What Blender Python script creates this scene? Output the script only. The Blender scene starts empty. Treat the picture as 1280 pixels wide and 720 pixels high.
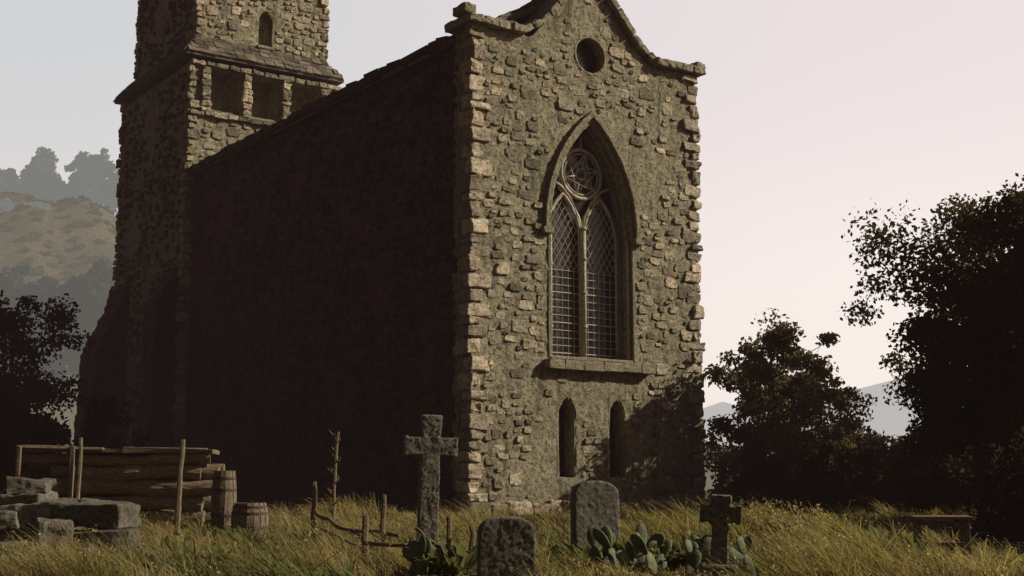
import bpy, math, random
import numpy as np
from mathutils import Vector, Matrix, noise
random.seed(7); rng=np.random.default_rng(7)
S=bpy.context.scene
def smooth(a,b,x):
    t=np.clip((x-a)/(b-a),0,1); return t*t*(3-2*t)
# ---------------------------------------------------------------- materials
def newmat(name):
    m=bpy.data.materials.new(name); m.use_nodes=True
    nt=m.node_tree; nt.nodes.clear()
    out=nt.nodes.new('ShaderNodeOutputMaterial')
    return m,nt,out
def N(nt,t,**k):
    n=nt.nodes.new(t)
    for a,b in k.items():
        if a in n.inputs.keys(): n.inputs[a].default_value=b
        else: setattr(n,a,b)
    return n
def mixc(nt,fac,a,b,mode='MIX'):
    n=nt.nodes.new('ShaderNodeMix'); n.data_type='RGBA'; n.blend_type=mode
    for idx,v in ((0,fac),(6,a),(7,b)):
        if isinstance(v,(int,float)): n.inputs[idx].default_value=v
        elif isinstance(v,(tuple,list)): n.inputs[idx].default_value=(*v,1) if len(v)==3 else v
        else: nt.links.new(v,n.inputs[idx])
    return n.outputs[2]
def ramp(nt,src,p0,p1):
    n=nt.nodes.new('ShaderNodeMapRange'); n.interpolation_type='SMOOTHSTEP'
    n.inputs['From Min'].default_value=p0; n.inputs['From Max'].default_value=p1
    nt.links.new(src,n.inputs['Value']); return n.outputs['Result']
def mat_stone(name,c1,c2,dark,scale=1.0,bump=.5,cracks=True,isl=.5,lichen=None,streak=False,tan=None):
    m,nt,out=newmat(name); L=nt.links
    tc=N(nt,'ShaderNodeTexCoord'); co=tc.outputs['Object']
    g=N(nt,'ShaderNodeNewGeometry')
    n1=N(nt,'ShaderNodeTexNoise',Scale=1.1*scale,Detail=9.0,Roughness=.65); L.new(co,n1.inputs['Vector'])
    n2=N(nt,'ShaderNodeTexNoise',Scale=7*scale,Detail=8.0,Roughness=.75); L.new(co,n2.inputs['Vector'])
    n3=N(nt,'ShaderNodeTexNoise',Scale=26*scale,Detail=6.0,Roughness=.8); L.new(co,n3.inputs['Vector'])
    col=mixc(nt,ramp(nt,n1.outputs[0],.38,.62),c1,c2)
    if tan:
        wn=N(nt,'ShaderNodeTexWhiteNoise',noise_dimensions='1D'); L.new(g.outputs['Random Per Island'],wn.inputs['W'])
        col=mixc(nt,ramp(nt,wn.outputs[0],.45,.95),col,tan)
    col=mixc(nt,ramp(nt,n2.outputs[0],.46,.62),col,dark)
    col=mixc(nt,ramp(nt,n3.outputs[0],.5,.66),col,tuple(x*1.8 for x in c2))
    if streak:
        mp=N(nt,'ShaderNodeMapping'); mp.inputs['Scale'].default_value=(2.2,2.2,.28); L.new(co,mp.inputs[0])
        n5=N(nt,'ShaderNodeTexNoise',Scale=1.3,Detail=6.0,Roughness=.6); L.new(mp.outputs[0],n5.inputs['Vector'])
        col=mixc(nt,ramp(nt,n5.outputs[0],.52,.72),col,tuple(x*1.1 for x in dark))
    if lichen:
        n4=N(nt,'ShaderNodeTexNoise',Scale=3.3*scale,Detail=10.0,Roughness=.8); L.new(co,n4.inputs['Vector'])
        col=mixc(nt,ramp(nt,n4.outputs[0],.54,.62),col,lichen)
    mr=N(nt,'ShaderNodeMapRange'); mr.inputs['To Min'].default_value=1-isl; mr.inputs['To Max'].default_value=1+isl*.6
    L.new(g.outputs['Random Per Island'],mr.inputs['Value'])
    vm=N(nt,'ShaderNodeVectorMath',operation='SCALE'); L.new(col,vm.inputs[0]); L.new(mr.outputs[0],vm.inputs['Scale'])
    b=N(nt,'ShaderNodeBsdfPrincipled',Roughness=.92); L.new(vm.outputs[0],b.inputs['Base Color'])
    b.inputs['Specular IOR Level'].default_value=.2
    add=N(nt,'ShaderNodeMath',operation='MULTIPLY_ADD'); add.inputs[1].default_value=.6
    L.new(n2.outputs[0],add.inputs[0]); 
    sc=N(nt,'ShaderNodeMath',operation='MULTIPLY'); sc.inputs[1].default_value=.45; L.new(n3.outputs[0],sc.inputs[0])
    L.new(sc.outputs[0],add.inputs[2]); hgt=add.outputs[0]
    if cracks:
        dn=N(nt,'ShaderNodeVectorMath',operation='MULTIPLY_ADD'); dn.inputs[1].default_value=(.9,.9,.9)
        L.new(n1.outputs[1],dn.inputs[0]); L.new(co,dn.inputs[2])
        mp=N(nt,'ShaderNodeMapping'); mp.inputs['Scale'].default_value=(2.6,2.6,4.4); L.new(dn.outputs[0],mp.inputs[0])
        v=N(nt,'ShaderNodeTexVoronoi',feature='DISTANCE_TO_EDGE'); v.inputs['Scale'].default_value=1.0
        L.new(mp.outputs[0],v.inputs['Vector'])
        cr=ramp(nt,v.outputs['Distance'],0.0,.10)
        a2=N(nt,'ShaderNodeMath',operation='MULTIPLY_ADD'); a2.inputs[1].default_value=.13
        L.new(cr,a2.inputs[0]); L.new(hgt,a2.inputs[2]); hgt=a2.outputs[0]
    bp=N(nt,'ShaderNodeBump',Strength=bump,Distance=.14); L.new(hgt,bp.inputs['Height']); L.new(bp.outputs[0],b.inputs['Normal'])
    L.new(b.outputs[0],out.inputs[0]); return m
def mat_simple(name,c,c2=None,rough=.9,bump=.3,scale=12,stretch=(1,1,1)):
    m,nt,out=newmat(name); L=nt.links
    tc=N(nt,'ShaderNodeTexCoord'); mp=N(nt,'ShaderNodeMapping'); mp.inputs['Scale'].default_value=stretch
    L.new(tc.outputs['Object'],mp.inputs[0])
    n=N(nt,'ShaderNodeTexNoise',Scale=float(scale),Detail=7.0,Roughness=.7); L.new(mp.outputs[0],n.inputs['Vector'])
    col=mixc(nt,ramp(nt,n.outputs[0],.35,.68),c,c2 or tuple(x*.45 for x in c))
    b=N(nt,'ShaderNodeBsdfPrincipled',Roughness=rough); b.inputs['Specular IOR Level'].default_value=.25
    L.new(col,b.inputs['Base Color'])
    bp=N(nt,'ShaderNodeBump',Strength=bump,Distance=.05); L.new(n.outputs[0],bp.inputs['Height']); L.new(bp.outputs[0],b.inputs['Normal'])
    L.new(b.outputs[0],out.inputs[0]); return m
def mat_leaf(name,c1,c2,trans=.4,haze_glow=None,hf=0,patch=None):
    m,nt,out=newmat(name); L=nt.links
    g=N(nt,'ShaderNodeNewGeometry')
    col=mixc(nt,g.outputs['Random Per Island'],c1,c2)
    if patch:
        tc=N(nt,'ShaderNodeTexCoord'); n=N(nt,'ShaderNodeTexNoise',Scale=.9,Detail=5.0,Roughness=.65); L.new(tc.outputs['Object'],n.inputs['Vector'])
        col=mixc(nt,ramp(nt,n.outputs[0],.44,.58),col,mixc(nt,g.outputs['Random Per Island'],patch[0],patch[1]))
    d=N(nt,'ShaderNodeBsdfDiffuse'); t=N(nt,'ShaderNodeBsdfTranslucent')
    L.new(col,d.inputs[0]); L.new(mixc(nt,.5,col,(c2[0]*1.6,c2[1]*1.5,c2[2]*.8)),t.inputs[0])
    mx=N(nt,'ShaderNodeMixShader'); mx.inputs[0].default_value=trans
    L.new(d.outputs[0],mx.inputs[1]); L.new(t.outputs[0],mx.inputs[2]); o=mx.outputs[0]
    if haze_glow:
        e=N(nt,'ShaderNodeEmission'); e.inputs[0].default_value=(*haze_glow,1)  # distance haze painted in: constant glow blended into the far foliage
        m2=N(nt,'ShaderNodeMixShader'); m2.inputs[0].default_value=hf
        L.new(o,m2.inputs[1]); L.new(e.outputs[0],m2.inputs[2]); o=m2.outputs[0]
    L.new(o,out.inputs[0]); return m
M_wall=mat_stone('rubble_render',(.40,.355,.235),(.27,.245,.155),(.08,.07,.045),1.0,1.0,True,0,streak=True)
M_ston=mat_stone('rubble_stone',(.46,.405,.29),(.31,.275,.185),(.115,.10,.07),1.5,1.0,False,.6,tan=(.66,.52,.36))
M_quoin=mat_stone('quoin_stone',(.62,.52,.38),(.43,.37,.265),(.15,.12,.085),1.5,.9,False,.5,tan=(.72,.57,.41))
M_dress=mat_stone('dressed_stone',(.32,.28,.19),(.23,.20,.135),(.09,.078,.052),2.0,.5,False,.1)
M_trac=mat_stone('tracery_stone',(.46,.405,.30),(.34,.30,.22),(.16,.14,.1),2.0,.4,False,.1)
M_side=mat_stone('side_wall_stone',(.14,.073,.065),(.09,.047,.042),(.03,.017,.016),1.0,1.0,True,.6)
M_roof=mat_stone('stone_slate',(.22,.185,.135),(.155,.13,.095),(.06,.05,.038),1.6,.8,False,.6)
M_grave=mat_stone('grave_stone',(.27,.25,.19),(.165,.155,.115),(.055,.05,.038),3.0,.8,False,.1,lichen=(.35,.325,.245))
M_block=mat_stone('fallen_stone',(.24,.215,.165),(.15,.138,.10),(.065,.055,.045),2.4,.8,False,.4)
M_wood=mat_simple('weathered_wood',(.32,.24,.145),(.07,.05,.03),.9,.9,7,(1,9,9))
M_post=mat_simple('post_wood',(.30,.23,.145),(.09,.065,.04),.9,.9,8,(9,9,1))
M_bark=mat_simple('bark',(.14,.105,.07),(.045,.035,.025),.95,.8,10,(4,4,1))
M_lead=mat_simple('lead_came',(.50,.46,.37),(.32,.29,.22),.6,.2,20)
M_iron=mat_simple('iron_band',(.07,.05,.04),(.03,.02,.02),.6,.3,20)
m,nt,out=newmat('old_glass'); b=N(nt,'ShaderNodeBsdfPrincipled',Roughness=.28); b.inputs['Base Color'].default_value=(.02,.016,.015,1)
tc=N(nt,'ShaderNodeTexCoord'); n=N(nt,'ShaderNodeTexNoise',Scale=6.0,Detail=3.0); nt.links.new(tc.outputs['Object'],n.inputs['Vector'])
bp=N(nt,'ShaderNodeBump',Strength=.4,Distance=.05); nt.links.new(n.outputs[0],bp.inputs['Height']); nt.links.new(bp.outputs[0],b.inputs['Normal'])
nt.links.new(b.outputs[0],out.inputs[0]); M_glass=m
M_leafA=mat_leaf('tree_leaves',(.022,.024,.012),(.085,.072,.034),.35)
M_leafC=mat_leaf('airy_tree_leaves',(.045,.042,.022),(.15,.125,.07),.4)
M_leafB=mat_leaf('shrub_leaves',(.018,.018,.01),(.05,.044,.02),.3)
M_grass=mat_leaf('grass_blades',(.08,.075,.027),(.25,.215,.085),.5,patch=((.17,.125,.06),(.50,.39,.20)))
M_weed=mat_leaf('weed_leaves',(.06,.07,.028),(.17,.175,.07),.35)
M_seed=mat_leaf('seed_heads',(.32,.26,.14),(.48,.39,.22),.4)
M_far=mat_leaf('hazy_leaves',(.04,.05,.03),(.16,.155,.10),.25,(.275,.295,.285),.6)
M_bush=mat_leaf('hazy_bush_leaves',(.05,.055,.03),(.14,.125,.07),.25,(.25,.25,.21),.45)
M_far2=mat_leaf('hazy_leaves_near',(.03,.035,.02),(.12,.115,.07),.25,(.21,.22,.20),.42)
M_pad=mat_simple('cactus_skin',(.12,.135,.07),(.06,.07,.035),.7,.3,7)
def mat_ground(name,ca,cb,cc,haze_glow=None,hf=0,sc=1.0):
    m,nt,out=newmat(name); L=nt.links
    tc=N(nt,'ShaderNodeTexCoord')
    a=N(nt,'ShaderNodeTexNoise',Scale=.6*sc,Detail=10.0,Roughness=.7); L.new(tc.outputs['Object'],a.inputs['Vector'])
    b2=N(nt,'ShaderNodeTexNoise',Scale=9*sc,Detail=8.0,Roughness=.8); L.new(tc.outputs['Object'],b2.inputs['Vector'])
    col=mixc(nt,ramp(nt,a.outputs[0],.4,.62),ca,cb); col=mixc(nt,ramp(nt,b2.outputs[0],.45,.65),col,cc)
    b=N(nt,'ShaderNodeBsdfDiffuse'); L.new(col,b.inputs[0])
    bp=N(nt,'ShaderNodeBump',Strength=.8,Distance=.1/sc); L.new(b2.outputs[0],bp.inputs['Height']); L.new(bp.outputs[0],b.inputs['Normal'])
    o=b.outputs[0]
    if haze_glow:
        e=N(nt,'ShaderNodeEmission'); e.inputs[0].default_value=(*haze_glow,1)  # aerial haze on the hills is an even emission mixed into their colour
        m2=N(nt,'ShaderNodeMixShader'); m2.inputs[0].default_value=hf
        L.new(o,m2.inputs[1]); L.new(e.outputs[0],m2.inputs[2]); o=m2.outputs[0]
    L.new(o,out.inputs[0]); return m
M_ground=mat_ground('meadow_soil',(.12,.092,.05),(.08,.065,.033),(.04,.03,.019))
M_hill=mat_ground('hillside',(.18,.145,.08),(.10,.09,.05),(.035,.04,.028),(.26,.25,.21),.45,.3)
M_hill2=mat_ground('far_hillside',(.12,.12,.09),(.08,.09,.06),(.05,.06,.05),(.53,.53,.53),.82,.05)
# ---------------------------------------------------------------- mesh builder
class MB:
    def __init__(s): s.v=[]; s.f=[]; s.mi=[]; s.cur=0
    def add(s,vs,fs):
        o=len(s.v); s.v+= [tuple(p) for p in vs]; s.f+=[tuple(i+o for i in f) for f in fs]; s.mi+=[s.cur]*len(fs)
    def box(s,c,d,j=0,R=None):
        vs=[]
        for x in(-.5,.5):
            for y in(-.5,.5):
                for z in(-.5,.5):
                    p=Vector((x*d[0]+random.uniform(-j,j),y*d[1]+random.uniform(-j,j),z*d[2]+random.uniform(-j,j)))
                    if R is not None: p=R@p
                    vs.append(p+Vector(c))
        s.add(vs,[(0,1,3,2),(4,6,7,5),(0,4,5,1),(2,3,7,6),(0,2,6,4),(1,5,7,3)])
    def stone(s,fn,u,v,w,h,p):
        n=12; rot=random.gauss(0,.06); O=[]
        cr=[random.uniform(.78,1.04) for _ in range(4)]
        for k in range(n):
            t=2*math.pi*(k+random.uniform(-.2,.2)+.5)/n; c,sn=math.cos(t),math.sin(t)
            q=(abs(c)**8+abs(sn)**8)**(-1/8)*random.uniform(.92,1.02)*cr[int(t/(math.pi/2))%4]
            x=c*q*w/2; y=sn*q*h/2; O.append((x*math.cos(rot)-y*math.sin(rot),x*math.sin(rot)+y*math.cos(rot)))
        tx,ty=random.uniform(-.35,.35),random.uniform(-.35,.35)
        vs=[]
        for (sc,d) in ((1.02,-.05),(1,p*.6),(.90,p*.98),(.45,p*1.0)):
            for x,y in O:
                vs.append(fn(u+x*sc,v+y*sc,d*(1+(tx*x/w+ty*y/h)*1.3 if d>0 else 1)))
        fs=[]
        for r in range(3):
            for k in range(n): fs.append((r*n+k,r*n+(k+1)%n,(r+1)*n+(k+1)%n,(r+1)*n+k))
        fs.append(tuple(3*n+k for k in range(n))); fs.append(tuple(range(n-1,-1,-1)))
        s.add(vs,fs)
    def tube(s,pts,rs,n=8,cap=True):
        pts=[Vector(p) for p in pts]; vs=[]; fs=[]
        for i,p in enumerate(pts):
            d=(pts[min(i+1,len(pts)-1)]-pts[max(i-1,0)])
            if d.length<1e-6: d=Vector((0,0,1))
            d.normalize(); a=d.cross(Vector((0,0,1)))
            if abs(d.z)>.9: a=Vector((1,0,0))-d*d.x
            a.normalize(); b2=d.cross(a)
            r=rs[i] if isinstance(rs,(list,tuple)) else rs
            for k in range(n):
                t=2*math.pi*k/n; vs.append(p+(a*math.cos(t)+b2*math.sin(t))*r)
        for i in range(len(pts)-1):
            for k in range(n):
                fs.append((i*n+k,i*n+(k+1)%n,(i+1)*n+(k+1)%n,(i+1)*n+k))
        if cap:
            fs.append(tuple(range(n-1,-1,-1))); fs.append(tuple((len(pts)-1)*n+k for k in range(n)))
        s.add(vs,fs)
    def prism(s,poly,t0,t1):
        n=len(poly); vs=[(p[0],t0,p[1]) for p in poly]+[(p[0],t1,p[1]) for p in poly]
        fs=[tuple(range(n)),tuple(range(2*n-1,n-1,-1))]+[(i,n+i,n+(i+1)%n,(i+1)%n) for i in range(n)]
        s.add(vs,fs)
    def ring(s,a,b,t0,t1,closed=False):
        n=len(a); vs=[]
        for p,q in zip(a,b): vs+=[(p[0],t0,p[1]),(q[0],t0,q[1]),(q[0],t1,q[1]),(p[0],t1,p[1])]
        fs=[]
        for i in range(n if closed else n-1):
            o=4*i; q=4*((i+1)%n)
            for k in range(4): fs.append((o+k,o+(k+1)%4,q+(k+1)%4,q+k))
        if not closed: fs+=[(0,3,2,1),(4*n-4,4*n-3,4*n-2,4*n-1)]
        s.add(vs,fs)
    def obj(s,name,mats,parent=None,smooth=False,loc=None,bevel=0,sub=0,disp=0,dscale=.3):
        me=bpy.data.meshes.new(name); me.from_pydata(s.v,[],s.f)
        mats=mats if isinstance(mats,list) else [mats]
        for m in mats: me.materials.append(m)
        me.polygons.foreach_set('material_index',s.mi)
        if smooth: me.polygons.foreach_set('use_smooth',[True]*len(me.polygons))
        me.update()
        import bmesh
        bm=bmesh.new(); bm.from_mesh(me); bmesh.ops.recalc_face_normals(bm,faces=bm.faces); bm.to_mesh(me); bm.free()
        o=bpy.data.objects.new(name,me); S.collection.objects.link(o)
        if parent: o.parent=parent
        if loc: o.location=loc
        if bevel:
            m=o.modifiers.new('b','BEVEL'); m.width=bevel; m.segments=2; m.limit_method='ANGLE'
        if sub:
            m=o.modifiers.new('s','SUBSURF'); m.subdivision_type='SIMPLE'; m.levels=sub; m.render_levels=sub
        if disp: add_disp(o,disp,dscale)
        return o
_tex={}
def add_disp(o,st,sc):
    k=round(sc,3)
    if k not in _tex:
        t=bpy.data.textures.new('rough%g'%k,'CLOUDS'); t.noise_scale=sc; t.noise_depth=4; _tex[k]=t
    m=o.modifiers.new('d','DISPLACE'); m.texture=_tex[k]; m.strength=st; m.mid_level=.5; m.texture_coords='LOCAL'
def empty(name,loc=(0,0,0),rz=0):
    e=bpy.data.objects.new(name,None); S.collection.objects.link(e); e.location=loc; e.rotation_euler[2]=rz; e.empty_display_size=.3; return e
def np_obj(name,V,F,mats,mi=None,parent=None,smooth=False):
    me=bpy.data.meshes.new(name); k=F.shape[1]
    me.vertices.add(len(V)); me.vertices.foreach_set('co',V.astype(np.float32).ravel())
    me.loops.add(F.size); me.loops.foreach_set('vertex_index',F.astype(np.int32).ravel())
    me.polygons.add(len(F)); me.polygons.foreach_set('loop_start',np.arange(0,F.size,k,dtype=np.int32))
    try: me.polygons.foreach_set('loop_total',np.full(len(F),k,dtype=np.int32))
    except Exception: pass
    for m in mats: me.materials.append(m)
    if mi is not None: me.polygons.foreach_set('material_index',mi.astype(np.int32))
    if smooth: me.polygons.foreach_set('use_smooth',np.ones(len(F),dtype=bool))
    me.update(calc_edges=True); me.validate()
    o=bpy.data.objects.new(name,me); S.collection.objects.link(o)
    if parent: o.parent=parent
    return o
def ray(px,py,Y):
    u=(px-640)/1630; v=(360-py)/1630; c,s=.98978,.14263
    return u/(c-v*s)*Y,(s+v*c)/(c-v*s)*Y+1.05
def X_(px,Y): return ray(px,640,Y)[0]
# ---------------------------------------------------------------- ground
def hnp(x,y):
    h=.30*np.exp(-((x-3.6)/1.9)**2-((y-19)/3.5)**2)
    h=h-.42*smooth(4.3,6.5,x)*(1-smooth(24,32,y))
    h=h+.12*np.exp(-((x+2)/2.)**2-((y-24)/3.)**2)
    h=h+.05*np.sin(x*1.3+y*.5)*np.cos(y*.9-x*.3)+.03*np.sin(x*2.9)*np.sin(y*2.1+1)
    return h
def H(x,y): return float(hnp(np.array(float(x)),np.array(float(y))))
def axis(a,b,n,lo,hi,k):
    return np.unique(np.concatenate([np.linspace(a,lo,k),np.linspace(lo,hi,n),np.linspace(hi,b,k)]))
xs=axis(-900,900,160,-25,25,24); ys=axis(-200,1600,160,3,50,24)
X,Y=np.meshgrid(xs,ys); Z=hnp(X,Y)
V=np.stack([X,Y,Z],-1).reshape(-1,3); nx=len(xs); i=np.arange((len(ys)-1)*(nx-1)); r=i//(nx-1); c=i%(nx-1); o=r*nx+c
np_obj('ground',V,np.stack([o,o+1,o+nx+1,o+nx],1),[M_ground],smooth=True)
def hill(name,fn,x0,x1,y0,y1,n,mat):
    X,Y=np.meshgrid(np.linspace(x0,x1,n),np.linspace(y0,y1,n)); Z=fn(X,Y)
    V=np.stack([X,Y,Z],-1).reshape(-1,3); i=np.arange((n-1)**2); o=(i//(n-1))*n+i%(n-1)
    return np_obj(name,V,np.stack([o,o+1,o+n+1,o+n],1),[mat],smooth=True)
def h1(x,y): return 35*np.exp(-((x+66)/62)**2)*smooth(80,150,y)-.6+1.0*np.sin(x*.31)*np.sin(y*.17)*smooth(90,120,y)+.5*np.sin(x*.9+y*.4)*smooth(90,120,y)
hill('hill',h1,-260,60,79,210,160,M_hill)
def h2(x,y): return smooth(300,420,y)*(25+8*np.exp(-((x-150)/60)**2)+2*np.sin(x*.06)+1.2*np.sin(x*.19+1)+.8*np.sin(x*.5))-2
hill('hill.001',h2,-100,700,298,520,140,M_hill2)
# ---------------------------------------------------------------- church
CH=empty('gothic_church',(-1.105,35,0),math.radians(34.97))
def arch(cx,zb,zs,hw,h,n=14):
    R=(h*h+hw*hw)/(2*hw); tm=math.acos((R-hw)/R)
    L=[(cx-hw,zb)]+[(cx-hw+R-R*math.cos(tm*i/n),zs+R*math.sin(tm*i/n)) for i in range(n+1)]
    Rr=[(2*cx-p[0],p[1]) for p in L[-2::-1]]
    return L+Rr
def hwz(z,zs,hw,h):
    if z<=zs: return hw
    R=(h*h+hw*hw)/(2*hw); d=R*R-(z-zs)**2
    return max(0,math.sqrt(d)-(R-hw)) if d>0 else 0
def circ(cx,cz,r,n=32): return [(cx+r*math.cos(2*math.pi*i/n),cz+r*math.sin(2*math.pi*i/n)) for i in range(n)]
CX=4.19; W=8.38
def apply_mods(o):
    dg=bpy.context.evaluated_depsgraph_get(); dg.update()
    me=bpy.data.meshes.new_from_object(o.evaluated_get(dg)); o.modifiers.clear(); o.data=me
def carve(o,cut):
    m=o.modifiers.new('c','BOOLEAN'); m.object=cut; m.solver='EXACT'; m.operation='DIFFERENCE'
    bpy.context.view_layer.update(); apply_mods(o); bpy.data.objects.remove(cut)
def remesh(o,v,d=((.07,.35),(.06,.08))):
    m=o.modifiers.new('r','REMESH'); m.mode='VOXEL'; m.voxel_size=v; m.use_smooth_shade=True
    for st,sc in d: add_disp(o,st,sc)
gable=[(0,-.5),(W,-.5),(W,13.55),(6.35,13.6),(6.0,13.95),(CX,15.9),(2.38,13.95),(2.03,13.6),(0,13.55)]
b=MB(); b.prism(gable,0,.95); wall=b.obj('front_wall',M_wall,CH)
b=MB()
b.prism(arch(CX,4.35,8.15,1.5,3.2),-1,2)
for cx in(3.24,5.06): b.prism(arch(cx,1.0,2.75,.29,.52,8),-1,2)
b.prism(circ(CX,13.42,.58),-1,2)
carve(wall,b.obj('cut',M_wall,CH)); remesh(wall,.045)
def openings(x,z,w,h):
    mx=w*.5+.1; mz=h*.5+.08
    if z+mz>4.0 and z-mz<4.4 and abs(x-CX)<1.7+mx: return True
    if z+mz>4.3 and z<8.15 and abs(x-CX)<1.62+mx: return True
    if z>=8.15 and z-mz<11.8 and abs(x-CX)<hwz(z-mz*.8,8.15,1.72,3.5)+mx: return True
    for cx in(3.24,5.06):
        if z+mz>.9 and z-mz<3.4 and abs(x-cx)<.34+mx: return True
    if math.hypot(x-CX,z-13.42)<.66+mx*.8: return True
    return False
def gtop(x):
    d=abs(x-CX)
    return 13.5 if d>1.9 else 15.75-d*1.08
def darts(b,fn,u0,u1,z0,z1,thr,tries,skip=None,off=0,prot=(.01,.05)):
    R=[]; A=np.zeros((0,4)); k=0
    for t in range(tries):
        f=t/tries; big=(1-f)**1.3
        w=random.uniform(.13,.3)+.46*big*random.random(); h=min(w*random.uniform(.36,.85),.42)
        u=random.uniform(u0+w/2,u1-w/2); z=random.uniform(z0,z1-h/2)
        z=z-(z%.12)+random.uniform(-.015,.015)
        if noise.noise(Vector((u*.5+off,z*.45,off)))+.5*noise.noise(Vector((u*1.6,z*1.6,off+5)))+random.uniform(-.14,.14)<thr: continue
        if skip and skip(u,z,w,h): continue
        if len(R):
            if k!=len(R): A=np.array(R); k=len(R)
            if np.any((np.abs(A[:,0]-u)<(A[:,2]+w)/2+.005)&(np.abs(A[:,1]-z)<(A[:,3]+h)/2+.005)): continue
        R.append((u,z,w,h)); b.stone(fn,u,z,w,h,random.uniform(*prot)*(1.5 if random.random()<.1 else 1))
F_=lambda t: (lambda u,v,d:(u,t-d,v))
Sd=lambda s: (lambda u,v,d:(s-d,u,v))
b=MB(); darts(b,F_(0),.35,W-.3,0,15.7,-.0,11000,lambda x,z,w,h: openings(x,z,w,h) or z+h/2>min(gtop(x-w/2),gtop(x+w/2))-.15)
P=arch(CX,4.4,8.15,1.86,3.72,15)
for a,c in zip(P[:-1],P[1:]):
    L_=math.hypot(c[0]-a[0],c[1]-a[1]); k=max(1,int(L_/.34))
    for q in range(k):
        f=(q+.5)/k; x=a[0]+(c[0]-a[0])*f; z=a[1]+(c[1]-a[1])*f
        if z<7.9 and random.random()<.5: b.stone(F_(0),x+(random.uniform(-.02,.1) if x>CX else -random.uniform(-.02,.1)),z,random.uniform(.28,.5),.27,random.uniform(.015,.05))
b.obj('facade_rubble',M_ston,CH,sub=1,disp=.04,dscale=.09)
def quoins(b,s,t,z0,z1,ds,dt,hmin=.24,hmax=.5,big=.62):
    z=z0;k=0
    while z<z1:
        h=random.uniform(hmin,hmax); lx=big if k%2 else big*.6; ly=big*.6 if k%2 else big
        lx*=random.uniform(.8,1.2); ly*=random.uniform(.8,1.2)
        pr=random.uniform(.02,.14)
        b.box((s+ds*(lx/2-pr),t+dt*(ly/2-random.uniform(.03,.1)),z+h/2),(lx,ly,h-.05),.045); z+=h;k+=1
b=MB(); quoins(b,0,0,0,13.4,1,1); quoins(b,W,0,0,13.4,-1,1); 
b.obj('quoins',M_quoin,CH,bevel=.035,sub=2,disp=.13,dscale=.17)
b=MB()
def cop(x0,z0,x1,z1,n,th=.2,w=1.25):
    for i in range(n):
        a=i/n; c=(i+1)/n; xa=x0+(x1-x0)*a; xb=x0+(x1-x0)*c; za=z0+(z1-z0)*a; zb=z0+(z1-z0)*c
        L=math.hypot(xb-xa,zb-za); R=Matrix.Rotation(-math.atan2(zb-za,xb-xa),3,'Y')
        b.box(((xa+xb)/2,.42,(za+zb)/2+random.uniform(-.015,.015)),(L-.015,w*random.uniform(.97,1.03),th),.02,R)
cop(-.25,13.68,1.75,13.66,4,.24,1.35); cop(W+.25,13.68,W-1.75,13.66,4,.24,1.35)
cop(1.7,13.68,2.3,14.05,2); cop(W-1.7,13.68,W-2.3,14.05,2)
cop(2.28,14.0,CX-.05,16.05,6); cop(W-2.28,14.0,CX+.05,16.05,6)
b.box((-.2,.1,13.93),(.42,.6,.26),.03); b.box((W+.12,.1,13.88),(.4,.6,.16),.03)
b.box((CX,.42,16.2),(.4,.9,.4),.03)
b.obj('gable_coping',M_dress,CH,bevel=.03,sub=3,disp=.1,dscale=.18)
b=MB(); TT=.5
A=lambda hw,h,zb=4.36: arch(CX,zb,8.15,hw,h,18)
b.ring(arch(CX,8.0,8.15,1.60,3.36,18),arch(CX,8.0,8.15,1.76,3.57,18),-.15,.02)
b.ring(A(1.502,3.205),A(1.60,3.34),-.035,.10)
b.ring(A(1.44,3.11),A(1.505,3.19),.18,.25)
b.ring(A(1.38,3.02),A(1.50,3.18),TT-.06,TT+.14)
for sx in(-1,1):
    b.box((CX+sx*1.69,-.08,7.95),(.34,.24,.17),.01)
o=b.obj('window_moulding',M_dress,CH,bevel=.015,sub=2,disp=.05,dscale=.12)
b=MB()
for sx in(-1,1):
    b.tube([(CX+sx*1.43,.1,4.4),(CX+sx*1.43,.1,7.95)],.045,8)
    for zz in(5.2,6.1,7.0,7.9): b.tube([(CX+sx*1.43,.1,zz),(CX+sx*1.43,.1,zz+.07)],.063,8)
def path3(p): return [(q[0],TT,q[1]) for q in p]
b.box((CX,TT,6.3),(.13,.22,3.95),0); b.tube([(CX,TT-.12,4.4),(CX,TT-.12,8.2)],.06,8)
for zz in (5.3,6.3,7.3,8.2): b.tube([(CX,TT-.12,zz),(CX,TT-.12,zz+.08)],.085,8)
for sx in(-1,1):
    p=arch(CX+sx*.68,4.4,7.85,.64,1.38,10); b.tube(path3(p),.06,6)
RC=(CX,9.9)
c=circ(RC[0],RC[1],.74,28); b.tube(path3(c+[c[0]]),.065,6)
c=circ(RC[0],RC[1],.62,28); b.tube(path3(c+[c[0]]),.028,5)
c=circ(RC[0],RC[1],.17,14); b.tube(path3(c+[c[0]]),.035,5)
for k in range(6):
    a=k*math.pi/3+.26; a2=a+2*math.pi/3; b.tube([(RC[0]+.62*math.cos(a),TT,RC[1]+.62*math.sin(a)),(RC[0]+.62*math.cos(a2),TT,RC[1]+.62*math.sin(a2))],.024,5)
    b.tube([(RC[0]+.17*math.cos(a),TT,RC[1]+.17*math.sin(a)),(RC[0]+.7*math.cos(a),TT,RC[1]+.7*math.sin(a))],.028,5)
for sx in(-1,1):
    b.tube([(CX,TT,8.2),(CX+sx*.1,TT,8.6),(CX+sx*.4,TT,9.1),(CX+sx*.74,TT,9.45),(CX+sx*1.1,TT,9.6)],.05,6)
b.tube([(CX,TT,10.6),(CX,TT,11.05)],.04,6)
b.obj('tracery',M_trac,CH,smooth=True)
b=MB()
r=.0125
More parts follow.
